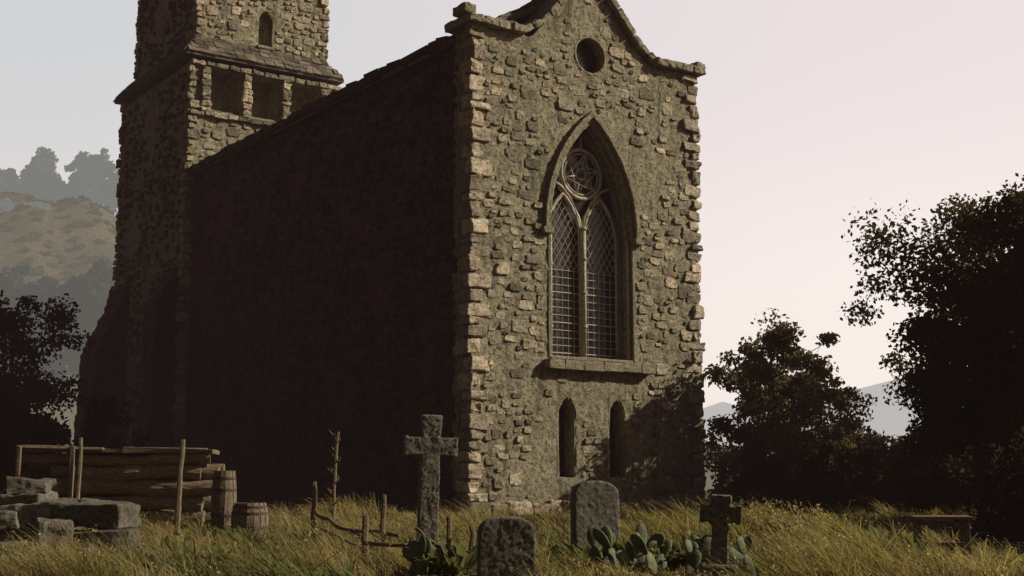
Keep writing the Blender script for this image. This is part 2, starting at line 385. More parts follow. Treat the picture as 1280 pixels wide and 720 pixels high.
for sx in(-1,1):
    cx=CX+sx*.68
    for k in(-2,-1,0,1,2):
        x=k*.21; b.tube([(cx+x,TT+.04,4.4),(cx+x,TT+.04,7.0)],r,4,False)
    for k in range(12):
        z=4.55+k*.22; b.tube([(cx-.64,TT+.04,z),(cx+.64,TT+.04,z)],r if k%4 else r*1.6,4,False)
    for d in(-1,1):
        for k in range(-9,10):
            pts=[]
            for j in range(60):
                z=7.0+j*.04; x=d*(z-7.0)*.62+k*.21
                if abs(x)<=hwz(z,7.85,.64,1.38): pts.append((cx+x,TT+.04,z))
            if len(pts)>1: b.tube([pts[0],pts[-1]],r,4,False)
b.obj('lead_lattice',M_lead,CH)
b=MB(); b.prism(A(1.45,3.12,4.38),TT+.15,TT+.18)
for cx in(3.24,5.06): b.prism(arch(cx,1.0,2.75,.33,.56,8),.5,.53)
b.prism(circ(CX,13.42,.62),.45,.48)
b.obj('window_glass',M_glass,CH)
b=MB()
x=CX-1.75
while x<CX+1.7:
    w=random.uniform(.5,.75); b.box((x+w/2,-.02,4.16+random.uniform(-.01,.01)),(w-.02,.5,.27),.015); x+=w
b.box((CX,.27,4.36),(3.0,.6,.1),.005)
c=circ(CX,13.42,.53,28); c2=circ(CX,13.42,.61,28)
b.ring(c,c2,-.02,.2,True)
for cx in(3.24,5.06): b.ring(arch(cx,1.0,2.75,.26,.49,8),arch(cx,1.0,2.75,.33,.56,8),.02,.2)
b.obj('sills_and_surrounds',M_dress,CH,bevel=.02,sub=2,disp=.06,dscale=.12)
b=MB()
for a in range(4):
    t=a*math.pi/4+.2; b.tube([(CX-.5*math.cos(t),.3,13.42-.5*math.sin(t)),(CX+.5*math.cos(t),.3,13.42+.5*math.sin(t))],.014,5)
c=circ(CX,13.42,.25,16); b.tube([(p[0],.3,p[1]) for p in c+[c[0]]],.018,5)
for cx in(3.24,5.06):
    b.tube([(cx,.4,1),(cx,.4,3.2)],.012,4)
    for z in np.arange(1.2,3.1,.22): b.tube([(cx-.28,.4,z),(cx+.28,.4,z)],.009,4)
b.obj('window_bars',M_iron,CH)
# nave
b=MB(); 
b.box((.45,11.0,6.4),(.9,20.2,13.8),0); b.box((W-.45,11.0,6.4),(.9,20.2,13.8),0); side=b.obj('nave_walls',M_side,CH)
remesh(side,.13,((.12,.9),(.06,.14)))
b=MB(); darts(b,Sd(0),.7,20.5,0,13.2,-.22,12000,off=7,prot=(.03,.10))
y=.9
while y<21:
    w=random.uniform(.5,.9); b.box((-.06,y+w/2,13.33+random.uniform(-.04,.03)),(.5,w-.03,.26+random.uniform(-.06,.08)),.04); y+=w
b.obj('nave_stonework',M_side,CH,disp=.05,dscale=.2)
b=MB()
for sx in(-1,1):
    xe=CX+sx*4.4; 
    b.add([(xe,.85,13.3),(CX,.85,15.75),(CX,21.2,15.75),(xe,21.2,13.3),(xe,.85,13.1),(CX,.85,15.5),(CX,21.2,15.5),(xe,21.2,13.1)],
      [(0,1,2,3),(4,5,6,7),(0,1,5,4),(1,2,6,5),(2,3,7,6),(3,0,4,7)])
    al=math.atan2(2.45,4.4)
    for rrow in range(12):
        f=(rrow+.5)/12; y=.9
        while y<21:
            w=random.uniform(.3,.55)
            b.box((xe-sx*4.4*f,y+w/2,13.3+2.45*f+.05),(.5,w-.01,.05),.02,Matrix.Rotation(sx*(al-.07),3,'Y')); y+=w
y=.9
while y<21: b.box((CX,y+.3,15.80+random.uniform(-.03,.03)),(.4,.58,.18),.04); y+=.6
b.obj('nave_roof',M_roof,CH)
# tower
TX0,TX1,TY0,TY1=-.3,6.3,20.7,29.2; UX0,UX1,UY0,UY1=.05,6.0,21.05,28.6
b=MB(); b.box(((TX0+TX1)/2,(TY0+TY1)/2,8.75),(TX1-TX0,TY1-TY0,18.5)); tl=b.obj('tower_lower_stage',M_wall,CH)
b=MB()
ops=[(.62,1.95),(2.40,3.73),(4.18,5.51)]
for a,c in ops: b.box(((a+c)/2,TY0,16.95),(c-a,1.9,1.75))
carve(tl,b.obj('cut',M_wall,CH)); remesh(tl,.09,((.12,.4),(.06,.12)))
b=MB(); b.box(((UX0+UX1)/2,(UY0+UY1)/2,22.7),(UX1-UX0,UY1-UY0,9.8)); tu=b.obj('tower_upper_stage',M_wall,CH)
b=MB(); b.prism(arch(3.1,19.3,20.4,.28,.5,8),UY0-1,UY0+.5); b.prism(arch(3.1,23.5,24.8,.4,.7,8),UY0-1,UY0+.5)
carve(tu,b.obj('cut',M_wall,CH)); remesh(tu,.09,((.12,.4),(.06,.12)))
b=MB()
sk=lambda x,z,w,h: (z>15.6 and z<18)
darts(b,F_(TY0),.2,6.1,12.5,17.7,-.2,2500,sk,off=3,prot=(.02,.06))
darts(b,F_(UY0),.4,5.7,19.3,27.3,-.14,4000,lambda x,z,w,h: abs(x-3.1)<.42+w/2 and (18<z<21.1 or 23.2<z<25.8),off=5,prot=(.02,.06))
b.obj('tower_rubble',M_ston,CH,sub=1,disp=.04,dscale=.12)
b=MB(); darts(b,Sd(TX0),21,29,0,17.8,-.15,3500,off=3,prot=(.03,.1)); darts(b,Sd(UX0),21.4,28.4,19.2,27.3,-.15,2000,off=5,prot=(.03,.1))
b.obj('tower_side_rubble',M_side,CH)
b=MB()
quoins(b,TX0,TY0,0,17.7,1,1,.24,.42,.5); quoins(b,TX1,TY0,12,17.7,-1,1,.24,.42,.5); quoins(b,TX0,TY1,0,17.7,1,-1,.28,.42,.55)
quoins(b,UX0,UY0,18.9,27.3,1,1,.24,.4,.48); quoins(b,UX1,UY0,18.9,27.3,-1,1,.24,.4,.48); quoins(b,UX0,UY1,18.9,27.3,1,-1,.26,.4,.5)
for xx in(.35,2.17,3.95,5.78):
    z=15.9
    while z<17.75: h=random.uniform(.2,.34); b.box((xx,TY0-.02,z+h/2),(.40*random.uniform(.8,1.12),.34,h-.03),.03); z+=h
x=-.3
while x<6.2: w=random.uniform(.4,.8); b.box((x+w/2,TY0-.03,15.82),(w-.03,.26,.2),.03); b.box((x+w/2,TY0-.04,17.93),(w-.03,.3,.2),.03); x+=w
b.box((3.1,UY0-.04,19.25),(.8,.25,.14),.01)
b.obj('tower_quoins',M_ston,CH,bevel=.035,sub=2,disp=.13,dscale=.16)
b=MB()
e=.3; o0=[(TX0-e,TY0-e),(TX1+e,TY0-e),(TX1+e,TY1+e),(TX0-e,TY1+e)]; i0=[(UX0+.1,UY0+.1),(UX1-.1,UY0+.1),(UX1-.1,UY1-.1),(UX0+.1,UY1-.1)]
vs=[(p[0],p[1],18.3) for p in o0]+[(p[0],p[1],19.15) for p in i0]+[(p[0],p[1],18.18) for p in o0]
b.add(vs,[(0,1,5,4),(1,2,6,5),(2,3,7,6),(3,0,4,7),(8,9,1,0),(9,10,2,1),(10,11,3,2),(11,8,0,3),(11,10,9,8)])
for face in range(2):
    for rr in range(4):
        f=(rr+.35)/4
        if face==0:
            yy=TY0-e+(UY0-TY0+e)*f; x0=TX0-e+f*.7; x1=TX1+e-f*.7; x=x0
            while x<x1: w=min(random.uniform(.3,.5),x1-x+.02); b.box((x+w/2,yy+random.uniform(-.03,.02),18.32+.85*f+.04),(w-.015,.36,.06),.025,Matrix.Rotation(.85,3,'X')); x+=w
        else:
            xx=TX0-e+(UX0-TX0+e)*f; x0=TY0-e+f*.7; x1=TY1+e-f*.7; x=x0
            while x<x1: w=random.uniform(.3,.5); b.box((xx+random.uniform(-.03,.02),x+w/2,18.32+.85*f+.04),(.36,w-.015,.06),.025,Matrix.Rotation(-.85,3,'Y')); x+=w
b.obj('tower_skirt_roof',M_roof,CH)
b=MB()
for k in range(9): b.box((UX0+.3+k*.66,UY0+.2,27.7),(.42,.4,.8),.02); b.box((UX0+.2,UY0+.4+k*.9,27.7),(.4,.5,.8),.02)
b.prism([(UX0,27.55),(UX1,27.55),((UX0+UX1)/2,31)],UY0+.6,UY1-.6)
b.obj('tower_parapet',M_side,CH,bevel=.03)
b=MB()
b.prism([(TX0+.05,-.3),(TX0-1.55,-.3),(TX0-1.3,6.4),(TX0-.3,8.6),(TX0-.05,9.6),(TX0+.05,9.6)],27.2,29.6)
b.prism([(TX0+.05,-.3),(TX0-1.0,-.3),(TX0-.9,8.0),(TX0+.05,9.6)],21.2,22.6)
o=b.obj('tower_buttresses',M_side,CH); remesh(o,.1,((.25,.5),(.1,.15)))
b=MB(); b.prism([(W-.1,-.3),(W+.36,-.3),(W+.33,4.2),(W+.12,5.4),(W-.1,5.8)],.25,1.3)
o=b.obj('corner_buttress',M_ston,CH); remesh(o,.06,((.12,.3),(.06,.1)))
b=MB()
x=-.1
while x<W: w=random.uniform(.4,.9); b.box((x+w/2,-.06,.08),(w-.03,.24,.4+random.uniform(0,.2)),.05); x+=w
b.obj('plinth',M_ston,CH,bevel=.04,sub=2,disp=.12,dscale=.2)
# ---------------------------------------------------------------- vegetation
def leaves(C,size,elong=1.6):
    n=len(C); d=rng.normal(size=(n,3)); d/=np.linalg.norm(d,axis=1)[:,None]
    e=rng.normal(size=(n,3)); e-=d*(e*d).sum(1)[:,None]; e/=np.linalg.norm(e,axis=1)[:,None]
    s=(size*rng.uniform(.6,1.3,n))[:,None]; nn=np.cross(d,e)
    V=np.stack([C-d*s*elong*.5,C+e*s*.5+nn*s*.12,C+d*s*elong*.5,C-e*s*.5+nn*s*.12],1).reshape(-1,3)
    F=np.arange(4*n).reshape(-1,4); return V,F
def tree(name,loc,Ht,R,seed,leaf,per,nl=16,base=.25,tr=.2,mats=None,lx=1.0,clump=.13,sub=6,outl=1.12):
    rd=random.Random(seed); b=MB(); tips=[]
    loc=Vector((loc[0],loc[1],H(loc[0],loc[1])-.1))
    top=Ht*.78; tp=[]; off=Vector((0,0,0))
    for i in range(8):
        f=i/7; off+=Vector((rd.uniform(-1,1),rd.uniform(-1,1),0))*R*.05
        tp.append(loc+off+Vector((0,0,top*f)))
    b.tube(tp,[tr*(1-.8*i/7) for i in range(8)],8)
    tips.append(tp[-1]+Vector((0,0,Ht*.12)))
    for k in range(nl):
        f=base+(.98-base)*((k+.5)/nl); q=f*7; i=min(int(q),6); p0=tp[i].lerp(tp[i+1],q-i)
        a=k*2.4+rd.uniform(-.5,.5); prof=math.sin(math.pi*min(1,(f-base)/(1.02-base)*.8+.18))**.7
        ln=R*prof*rd.uniform(.65,outl)
        d=Vector((math.cos(a)*lx,math.sin(a),.15+.45*f*rd.uniform(.5,1.3))); 
        pts=[p0]
        for j in range(1,6):
            u=j/5; pts.append(p0+d*ln*u+Vector((rd.uniform(-1,1),rd.uniform(-1,1),rd.uniform(-.6,1)))*ln*.07+Vector((0,0,.12*ln*u*u)))
        r0=tr*.45*(1-f*.5); b.tube(pts,[r0*(1-.85*j/5) for j in range(6)],5)
        for m in range(sub):
            u=rd.uniform(.3,1); q=u*5; i=min(int(q),4); s0=pts[i].lerp(pts[i+1],q-i)
            dd=Vector((rd.uniform(-1,1),rd.uniform(-1,1),rd.uniform(-.5,1))).normalized()*ln*rd.uniform(.2,.42)
            mid=s0+dd*.5+Vector((0,0,.05)); e=s0+dd
            b.tube([s0,mid,e],[r0*.3,r0*.2,r0*.08],4,False); tips.append(e); 
            if rd.random()<.5: tips.append(mid)
        tips.append(pts[-1])
    C=[]
    for t in tips:
        n=int(per*rd.uniform(.4,1.5)); cr=R*clump*rd.uniform(.6,1.5)
        g=rng.normal(size=(n,3)); g/=np.linalg.norm(g,axis=1)[:,None]; g*=(rng.uniform(0,1,(n,1))**.5)
        C.append(np.array(t)+g*cr*np.array([1.15,1.15,.75]))
    C=np.concatenate(C); V,F=leaves(C,leaf)
    root=empty(name,loc); 
    o=b.obj('trunk_and_limbs',M_bark,root); o.matrix_parent_inverse=Matrix.Translation(-loc)
    o=np_obj('foliage',V,F,mats or [M_leafA],parent=root); o.matrix_parent_inverse=Matrix.Translation(-loc)
    return root
tree('broadleaf_tree',(12.7,29.5),8.8,4.1,3,.085,200,26,.08,.26,clump=.16,sub=9,outl=1.0)
tree('broadleaf_tree',(10.0,28.2),5.6,2.2,5,.08,150,16,.08,.13,sub=7,clump=.18,outl=1.0)
tree('broadleaf_tree',(12.5,27.5),6.8,3.0,8,.085,150,18,.05,.18,sub=8,clump=.18,outl=1.0)
tree('broadleaf_tree',(8.0,39.5),6.5,2.35,11,.095,110,17,.15,.12,[M_leafC],clump=.15)
tree('broadleaf_tree',(9.2,41.6),5.2,2.1,14,.09,90,14,.15,.12,[M_leafC],clump=.15)
tree('broadleaf_tree',(-18.9,44),8.3,4.0,21,.11,150,22,.08,.25,clump=.16,sub=8,outl=1.0)
tree('broadleaf_tree',(-22.5,47),9.0,4.0,22,.12,110,18,.08,.25,clump=.16,sub=8,outl=1.0)
tree('broadleaf_tree',(17.2,38),9.6,4.5,25,.13,110,20,.08,.25,clump=.16,sub=8,outl=1.0)
def shrubs(name,lst,leaf,per,mat):
    C=[]
    for (x,y,z,rx,rz) in lst:
        for k in range(int(14+rx*8)):
            a=random.uniform(0,6.28); f=random.random()**.5; p=np.array([x+rx*f*math.cos(a),y+rx*.7*f*math.sin(a),z+rz*random.uniform(-.9,1)*math.sqrt(max(0,1-f*f*.8))])
            n=int(per*random.uniform(.5,1.4)); g=rng.normal(size=(n,3)); g/=np.linalg.norm(g,axis=1)[:,None]; g*=rng.uniform(0,1,(n,1))**.5
            C.append(p+g*min(rx,rz)*random.uniform(.25,.5))
    V,F=leaves(np.concatenate(C),leaf); return np_obj(name,V,F,[mat])
L=[]
for k in range(20): L.append((7.6+k*.75,44+random.uniform(-2,2),1.1+random.uniform(-.3,.3),1.2,1.3+random.uniform(-.3,.4)))
for k in range(6): L.append((7.4+k*.9,37+random.uniform(-2,1),.6,1.0,.9+random.uniform(-.2,.5)))
shrubs('shrub_thicket',L,.12,110,M_leafB)
L=[]
for k in range(10): L.append((9.6+k*.9,25.5+random.uniform(-.7,1.5),.5,1.0,1.1+random.uniform(0,.5)))
shrubs('shrub_thicket',L,.08,180,M_leafB)
L=[]
for k in range(14): L.append((-23+k*.8,38+random.uniform(-2,3),1.2,1.3,1.8+random.uniform(-.3,.5)))
for k in range(8): L.append((-15+k*1.0,34+random.uniform(-1,1),.4,.7,.6))
shrubs('shrub_thicket',L,.13,110,M_leafB)
def dtree(L,px,ytop,Y,wpx):
    x,zt=ray(px,ytop,Y); R=wpx/1630*Y*.5
    for k in range(8):
        a=random.uniform(0,6.28); q=random.uniform(.3,.75); L.append((x+R*q*math.cos(a),Y+R*q*math.sin(a),zt-R*random.uniform(.5,1.9),R*random.uniform(.28,.5),R*random.uniform(.28,.45)))
    L.append((x,Y,zt-R*1.9,R*.7,R*.9)); L.append((x,Y,zt-R*.5,R*.4,R*.45)); L.append((x,Y,zt-R*1.2,R*.6,R*.6))
L=[]
for px,yt,w in ((52,186,76),(16,212,66),(-15,208,70),(126,186,76),(160,200,64),(98,218,50),(78,228,46),(5,250,74),(38,250,66),(62,270,54),(0,290,66),(175,225,60),(205,250,60),(38,300,60),(10,330,70),(60,320,40),(30,275,60),(55,300,50)): dtree(L,px,yt,147 if yt<240 else 138,w)
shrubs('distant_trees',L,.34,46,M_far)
L=[]
for k in range(220):
    x=random.uniform(-54,-34); y=random.uniform(105,146); z=float(h1(np.array(x),np.array(y))); L.append((x,y,z+.05,random.uniform(.2,.7),random.uniform(.2,.45)))
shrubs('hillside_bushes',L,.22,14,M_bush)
L=[]
for px,yt,w in ((130,325,75),(165,335,60),(100,352,50),(60,345,70),(20,330,80),(110,400,60),(150,410,70),(80,395,60),(190,380,70),(30,400,80)): dtree(L,px,yt,92,w)
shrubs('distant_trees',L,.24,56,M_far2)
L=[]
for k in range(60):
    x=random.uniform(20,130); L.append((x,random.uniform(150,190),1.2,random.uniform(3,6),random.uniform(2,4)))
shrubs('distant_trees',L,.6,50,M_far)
# grass
def blades(n,xf,yr,hr,wr,lean,seed,tuft=18,gate=None,pw=1.35):
    r=np.random.default_rng(seed); nt_=n//tuft
    Yc=yr[0]+(yr[1]-yr[0])*r.uniform(0,1,nt_)**pw; Xc=Yc*r.uniform(xf[0],xf[1],nt_)
    dx=Xc+1.105; dy=Yc-35; s=dx*.8195+dy*.573; t=-dx*.573+dy*.8195
    keep=~((s>-.3)&(s<W+.2)&(t>-.15))
    pn=np.array([noise.noise(Vector((a*.7,b_*.45,seed)))+.6*noise.noise(Vector((a*2.1,b_*1.6,seed))) for a,b_ in zip(Xc,Yc)])
    keep&=(pn+r.uniform(-.12,.12,nt_)>gate+ .15*(1-smooth(-5,-2.5,Xc)))
    Xc,Yc,pn=Xc[keep],Yc[keep],pn[keep]; nt_=len(Xc)
    th=r.uniform(hr[0],hr[1],nt_)*(.7+np.clip(pn,-.3,.6))
    for gx,gy,gr in ((.95,14.2,.8),(-.06,12.0,.8),(-1.2,17.3,.9),(2.1,12.9,.7),(1.6,13.4,.6),(-.8,13.3,.6)):
        th*=1-.6*np.exp(-((Xc-gx)/gr)**2-((Yc-gy)/.9)**2)
    la=r.normal(math.pi*.95,.6,nt_)
    X=np.repeat(Xc,tuft)+r.normal(0,.07,nt_*tuft); Y=np.repeat(Yc,tuft)+r.normal(0,.07,nt_*tuft)
    h=np.repeat(th,tuft)*r.uniform(.4,1.2,nt_*tuft); a=np.repeat(la,tuft)+r.normal(0,.8,nt_*tuft)
    ln=lean*h*r.uniform(.3,1.5,nt_*tuft); w=r.uniform(wr[0],wr[1],len(X))*(.6+Y/28)
    Z=hnp(X,Y)-.03; b_=r.uniform(0,6.28,len(X)); px,py=np.cos(b_)*w,np.sin(b_)*w
    P=[]
    for f,ww in((0,1),(.4,.9),(.75,.6)):
        ox=np.cos(a)*ln*f**2; oy=np.sin(a)*ln*f**2; oz=h*f*(1-.12*lean*f)
        P.append(np.stack([X+ox-px*ww,Y+oy-py*ww,Z+oz],1)); P.append(np.stack([X+ox+px*ww,Y+oy+py*ww,Z+oz],1))
    ox=np.cos(a)*ln; oy=np.sin(a)*ln; tip=np.stack([X+ox,Y+oy,Z+h*(1-.3*lean)],1)
    P.append(tip-np.stack([px,py,0*px],1)*.1); P.append(tip+np.stack([px,py,0*px],1)*.1)
    V=np.stack(P,1).reshape(-1,3); m=len(X); o=np.arange(m)[:,None]*8
    F=np.concatenate([o+np.array([0,1,3,2]),o+np.array([2,3,5,4]),o+np.array([4,5,7,6])]); return V,F,tip,m
V1,F1,_,_=blades(130000,(-.46,.46),(10,40),(.10,.26),(.004,.008),1.0,1,18,-.36)
V2,F2,tip,_=blades(80000,(-.44,.44),(11.5,34),(.3,.68),(.003,.006),1.15,2,26,.02)
V3,F3,_,_=blades(16000,(-.42,.42),(11.8,22),(.3,.5),(.010,.017),1.0,3,14,.05,1.0)
np_obj('grass',np.concatenate([V1,V2]),np.concatenate([F1,F2+len(V1)]),[M_grass])
np_obj('broad_leaf_weeds',V3,F3,[M_weed])
sel=tip[rng.uniform(0,1,len(tip))<.09]; C=np.concatenate([sel+rng.normal(0,.02,sel.shape)+np.array([0,0,-.02*k]) for k in range(3)])
extra=[]
for k in range(160):
    y=random.uniform(17,22); x=y*random.uniform(.165,.24); extra.append((x,y,H(x,y)+random.uniform(.2,.42)))
extra=np.array(extra); C=np.concatenate([C]+[extra+rng.normal(0,.018,extra.shape) for _ in range(5)])
V,F=leaves(C,.02); np_obj('grass_seed_heads',V,F,[M_seed])
def rosettes(spots):
    b=MB()
    for x,y,n,L_ in spots:
        z=H(x,y)+.04
        for k in range(n):
            a=random.uniform(0,6.28); l=L_*random.uniform(.6,1.15); e=random.uniform(.6,1.35); w=l*random.uniform(.09,.15)
            ca,sa=math.cos(a),math.sin(a); vs=[]
            for f,ww in((0,.35),(.3,.9),(.6,1),(.85,.6),(1,.05)):
                rr=l*math.cos(e)*f; zz=z+l*math.sin(e)*f-l*.3*f*f
                vs+=[(x+ca*rr-sa*w*ww,y+sa*rr+ca*w*ww,zz),(x+ca*rr,y+sa*rr,zz-w*.35*ww),(x+ca*rr+sa*w*ww,y+sa*rr-ca*w*ww,zz)]
            fs=[]
            for i in range(4):
                o=i*3; fs+=[(o,o+1,o+4,o+3),(o+1,o+2,o+5,o+4)]
            b.add(vs,fs)
    b.obj('weed_rosettes',M_weed)
sp=[(X_(random.gauss(690,50),14.0),14.0+random.uniform(-.8,.6),16,.36) for _ in range(6)]
sp+=[(X_(random.gauss(545,25),14.0),13.8+random.uniform(-.5,.5),16,.42) for _ in range(7)]
sp+=[(X_(random.uniform(770,900),14.0),14.2+random.uniform(-.4,.8),16,.42) for _ in range(9)]
sp+=[(X_(random.uniform(150,420),15),random.uniform(13.5,17),14,.38) for _ in range(20)]
sp+=[(random.uniform(3,6),random.uniform(13.5,17),14,.42) for _ in range(20)]
rosettes(sp)
def pear(x,y,n,seed,sc=1.0):
    rd=random.Random(seed); root=empty('prickly_pear_cactus',(x,y,H(x,y))); b=MB()
    def pad(base,up,face,L,Wd):
        up=up.normalized(); sd=up.cross(face).normalized(); fc=sd.cross(up)
        vs=[];fs=[]; nu,nv=8,12
        for i in range(nu+1):
            u=i/nu; r=math.sin(math.pi*min(1,.06+.94*u))**.65*(.45+.6*u)
            if i==nu: r=.02
            for k in range(nv):
                t=2*math.pi*k/nv; vs.append(base+up*L*u+sd*Wd*.5*r*math.cos(t)+fc*.012*r*math.sin(t)*2)
        for i in range(nu):
            for k in range(nv): fs.append((i*nv+k,i*nv+(k+1)%nv,(i+1)*nv+(k+1)%nv,(i+1)*nv+k))
        fs.append(tuple(range(nv))); fs.append(tuple(nu*nv+k for k in range(nv)))
        b.add(vs,fs); return base+up*L*.93,up,sd
    for k in range(n):
        bx=Vector((rd.gauss(0,.22),rd.gauss(0,.12),-.05))*sc; up=Vector((rd.uniform(-.6,.6),rd.uniform(-.4,.4),1))
        fc=Vector((rd.uniform(-1.2,1.2),-1,rd.uniform(-.2,.3)))
        t,u,sd=pad(bx,up,fc,rd.uniform(.18,.27)*sc,rd.uniform(.11,.15)*sc)
        for m in range(rd.choice([1,2,2])):
            pad(t-u*.02+sd*rd.uniform(-.03,.03),u+sd*rd.uniform(-.9,.9)+Vector((0,rd.uniform(-.4,.4),0)),Vector((rd.uniform(-1,1),-1,.1)),rd.uniform(.13,.21)*sc,rd.uniform(.09,.13)*sc)
    b.obj('pads',M_pad,root,smooth=True)
pear(1.42,13.8,10,1,1.45); pear(1.85,14.1,8,2,1.4); pear(-.75,13.7,8,3,1.35); pear(-5.0,13.8,5,4,1.1)
# ---------------------------------------------------------------- graves
def cross_grave(x,y,Ht,arm,wd,th,flare,rz=0,tilt=0,wheel=0):
    root=empty('stone_cross',(x,y,H(x,y)),rz); root.rotation_euler[1]=tilt
    az=Ht*.77; hw=wd/2; ah=wd*.46
    P=[(-hw*1.1,-.1),(hw*1.1,-.1),(hw*.95,az-ah),(arm/2-.06,az-ah),(arm/2-.04,az-ah*flare),(arm/2,az-ah*flare),(arm/2,az+ah*flare),(arm/2-.04,az+ah*flare),(arm/2-.06,az+ah),(hw*.95,az+ah),
       (hw*flare,Ht-.06),(hw*flare,Ht),(-hw*flare,Ht),(-hw*flare,Ht-.06),(-hw*.95,az+ah),(-arm/2+.06,az+ah),(-arm/2+.04,az+ah*flare),(-arm/2,az+ah*flare),(-arm/2,az-ah*flare),(-arm/2+.04,az-ah*flare),(-arm/2+.06,az-ah),(-hw*.95,az-ah)]
    b=MB(); b.prism(P,-th/2,th/2); o=b.obj('cross_shaft',M_grave,root)
    m=o.modifiers.new('r','REMESH'); m.mode='VOXEL'; m.voxel_size=.016; m.use_smooth_shade=True; add_disp(o,.02,.15); add_disp(o,.018,.035)
    b=MB(); b.box((0,0,.04),(wd*2.2,th*2.4,.22),.02); b.obj('base_stone',M_grave,root,bevel=.03,sub=2,disp=.03,dscale=.1)
    if wheel:
        c1=circ(0,az,wheel*.78,24); c2=circ(0,az,wheel,24); b=MB(); b.ring(c1,c2,-th*.35,th*.35,True); b.obj('wheel',M_grave,root,bevel=.01,sub=1,disp=.02,dscale=.08)
def headstone(x,y,Ht,wd,th,rz=0,tilt=0,sh=.18):
    root=empty('gravestone',(x,y,H(x,y)),rz); root.rotation_euler[0]=tilt
    P=[(-wd/2,-.25),(wd/2,-.25),(wd/2,Ht-sh)]
    for i in range(1,14):
        t=math.pi*i/14; P.append((wd/2*math.cos(t),Ht-sh+sh*math.sin(t)**.8))
    P.append((-wd/2,Ht-sh))
    b=MB(); b.prism(P,-th/2,th/2); o=b.obj('slab',M_grave,root)
    m=o.modifiers.new('r','REMESH'); m.mode='VOXEL'; m.voxel_size=.015; m.use_smooth_shade=True; add_disp(o,.015,.2); add_disp(o,.014,.04)
    b=MB(); b.box((0,0,.02),(wd*1.2,th*1.8,.12),.02); b.obj('footing',M_grave,root,bevel=.02,sub=1,disp=.02,dscale=.1)
cross_grave(-1.19,18.5,1.9,.76,.27,.2,1.12,math.radians(12),math.radians(1.5))
headstone(.95,15.06,.95,.54,.17,math.radians(14),math.radians(-2))
headstone(-.06,12.9,.66,.55,.16,math.radians(10),math.radians(3),.15)
cross_grave(2.11,13.6,.84,.42,.17,.13,1.25,math.radians(-8),math.radians(3),.15)
# ---------------------------------------------------------------- log pile, barrel, fences, rubble
root=empty('log_pile',(-8.0,27.2,0),math.radians(4))
b=MB()
def log(x0,x1,y,z,r):
    n=14; ph=random.uniform(0,6); pts=[(x0+(x1-x0)*i/n,y+.03*math.sin(i*.5+ph)+random.uniform(-.015,.015),z+.03*math.sin(i*.6+ph)+random.uniform(-.015,.015)) for i in range(n+1)]; t=random.choice([-.03,.03]); b.tube(pts,[r*(random.uniform(.88,1.08)+t*(i-7)/7*3) for i in range(n+1)],12)
rows=[(.17,.17),(.50,.17),(.82,.16),(1.12,.15),(1.38,.13)]
for k,(z,r) in enumerate(rows):
    for j in range(3): log(-1.95+random.uniform(-.1,.3)+(.7 if k==3 else 0),1.95+random.uniform(-.35,.1),-.45+j*.36,z,r*random.uniform(.85,1.05))
b.obj('logs',M_wood,root,smooth=False,disp=.04,dscale=.15)
b=MB(); b.box((-.05,-.1,1.55),(3.8,1.0,.07),.03); b.box((.9,-.5,1.57),(1.7,.2,.09),.03); b.box((-1.1,-.55,1.60),(1.6,.22,.06),.03,Matrix.Rotation(.03,3,'Y'))
for xx in(-1.95,-.9): b.box((xx,-.68,.8),(.09,.09,1.7),.01)
b.obj('cover_planks',M_wood,root,bevel=.01,sub=2,disp=.05,dscale=.2)
def barrel(name,x,y,Ht,r,seed):
    root=empty(name,(x,y,H(x,y)-.03),seed); b=MB(); n=16
    for k in range(n):
        a0=2*math.pi*k/n+.02; a1=2*math.pi*(k+1)/n-.02; vs=[];dr=random.uniform(-.008,.008)
        for i in range(8):
            f=i/7; rr=r*(.84+.16*math.sin(math.pi*f))+dr
            for a,q in((a0,rr),(a1,rr),(a1,rr-.03),(a0,rr-.03)): vs.append((q*math.cos(a),q*math.sin(a),Ht*f))
        fs=[]
        for i in range(7):
            for m in range(4): fs.append((i*4+m,i*4+(m+1)%4,i*4+4+(m+1)%4,i*4+4+m))
        fs+=[(0,1,2,3),(28,29,30,31)]; b.add(vs,fs)
    b.obj('staves',M_post,root)
    b=MB()
    for f in(.12,.3,.7,.88):
        rr=r*(.84+.16*math.sin(math.pi*f))+.008; c=circ(0,0,rr,24); 
        vs=[(p[0],p[1],Ht*f-.02) for p in c]+[(p[0]*1.0,p[1],Ht*f+.02) for p in c]; b.add(vs,[(i,(i+1)%24,24+(i+1)%24,24+i) for i in range(24)])
    b.obj('hoops',M_iron,root)
    b=MB(); c=circ(0,0,r*.83,24); b.add([(p[0],p[1],Ht-.05) for p in c],[tuple(range(24))]); b.obj('lid',M_wood,root)
barrel('barrel',-4.98,22.8,1.08,.22,0.3); barrel('barrel',-4.40,22.2,.58,.31,1.2)
def stake(x,y,z1,r=.045,tilt=(0,0)):
    z0=H(x,y)-.1; n=7; pts=[(x+tilt[0]*i/n+random.uniform(-.014,.014),y+tilt[1]*i/n,z0+(z1-z0)*i/n) for i in range(n+1)]
    fb.tube(pts,[r*random.uniform(.85,1.1)*(1-.2*i/n) for i in range(n+1)],7)
fb=MB(); stake(X_(97,25),25,1.77,.05); fb.obj('fence_post',M_post)
fb=MB(); stake(X_(222,21.5),21.5,1.64,.05,(.04,0)); fb.obj('fence_post',M_post); fb=MB()
x=X_(415,24); stake(x,24,1.85,.035,(.08,0))
for k in range(26):
    z=.2+k*.062; a=k*1.1; fb.tube([(x+.02,24,z),(x+.02+.09*math.cos(a),24+.09*math.sin(a),z+.07),(x+.02+.13*math.cos(a+.4),24+.1*math.sin(a),z+.14)],[.02,.014,.005],5)
fb.obj('thorny_stake',M_post); fb=MB()
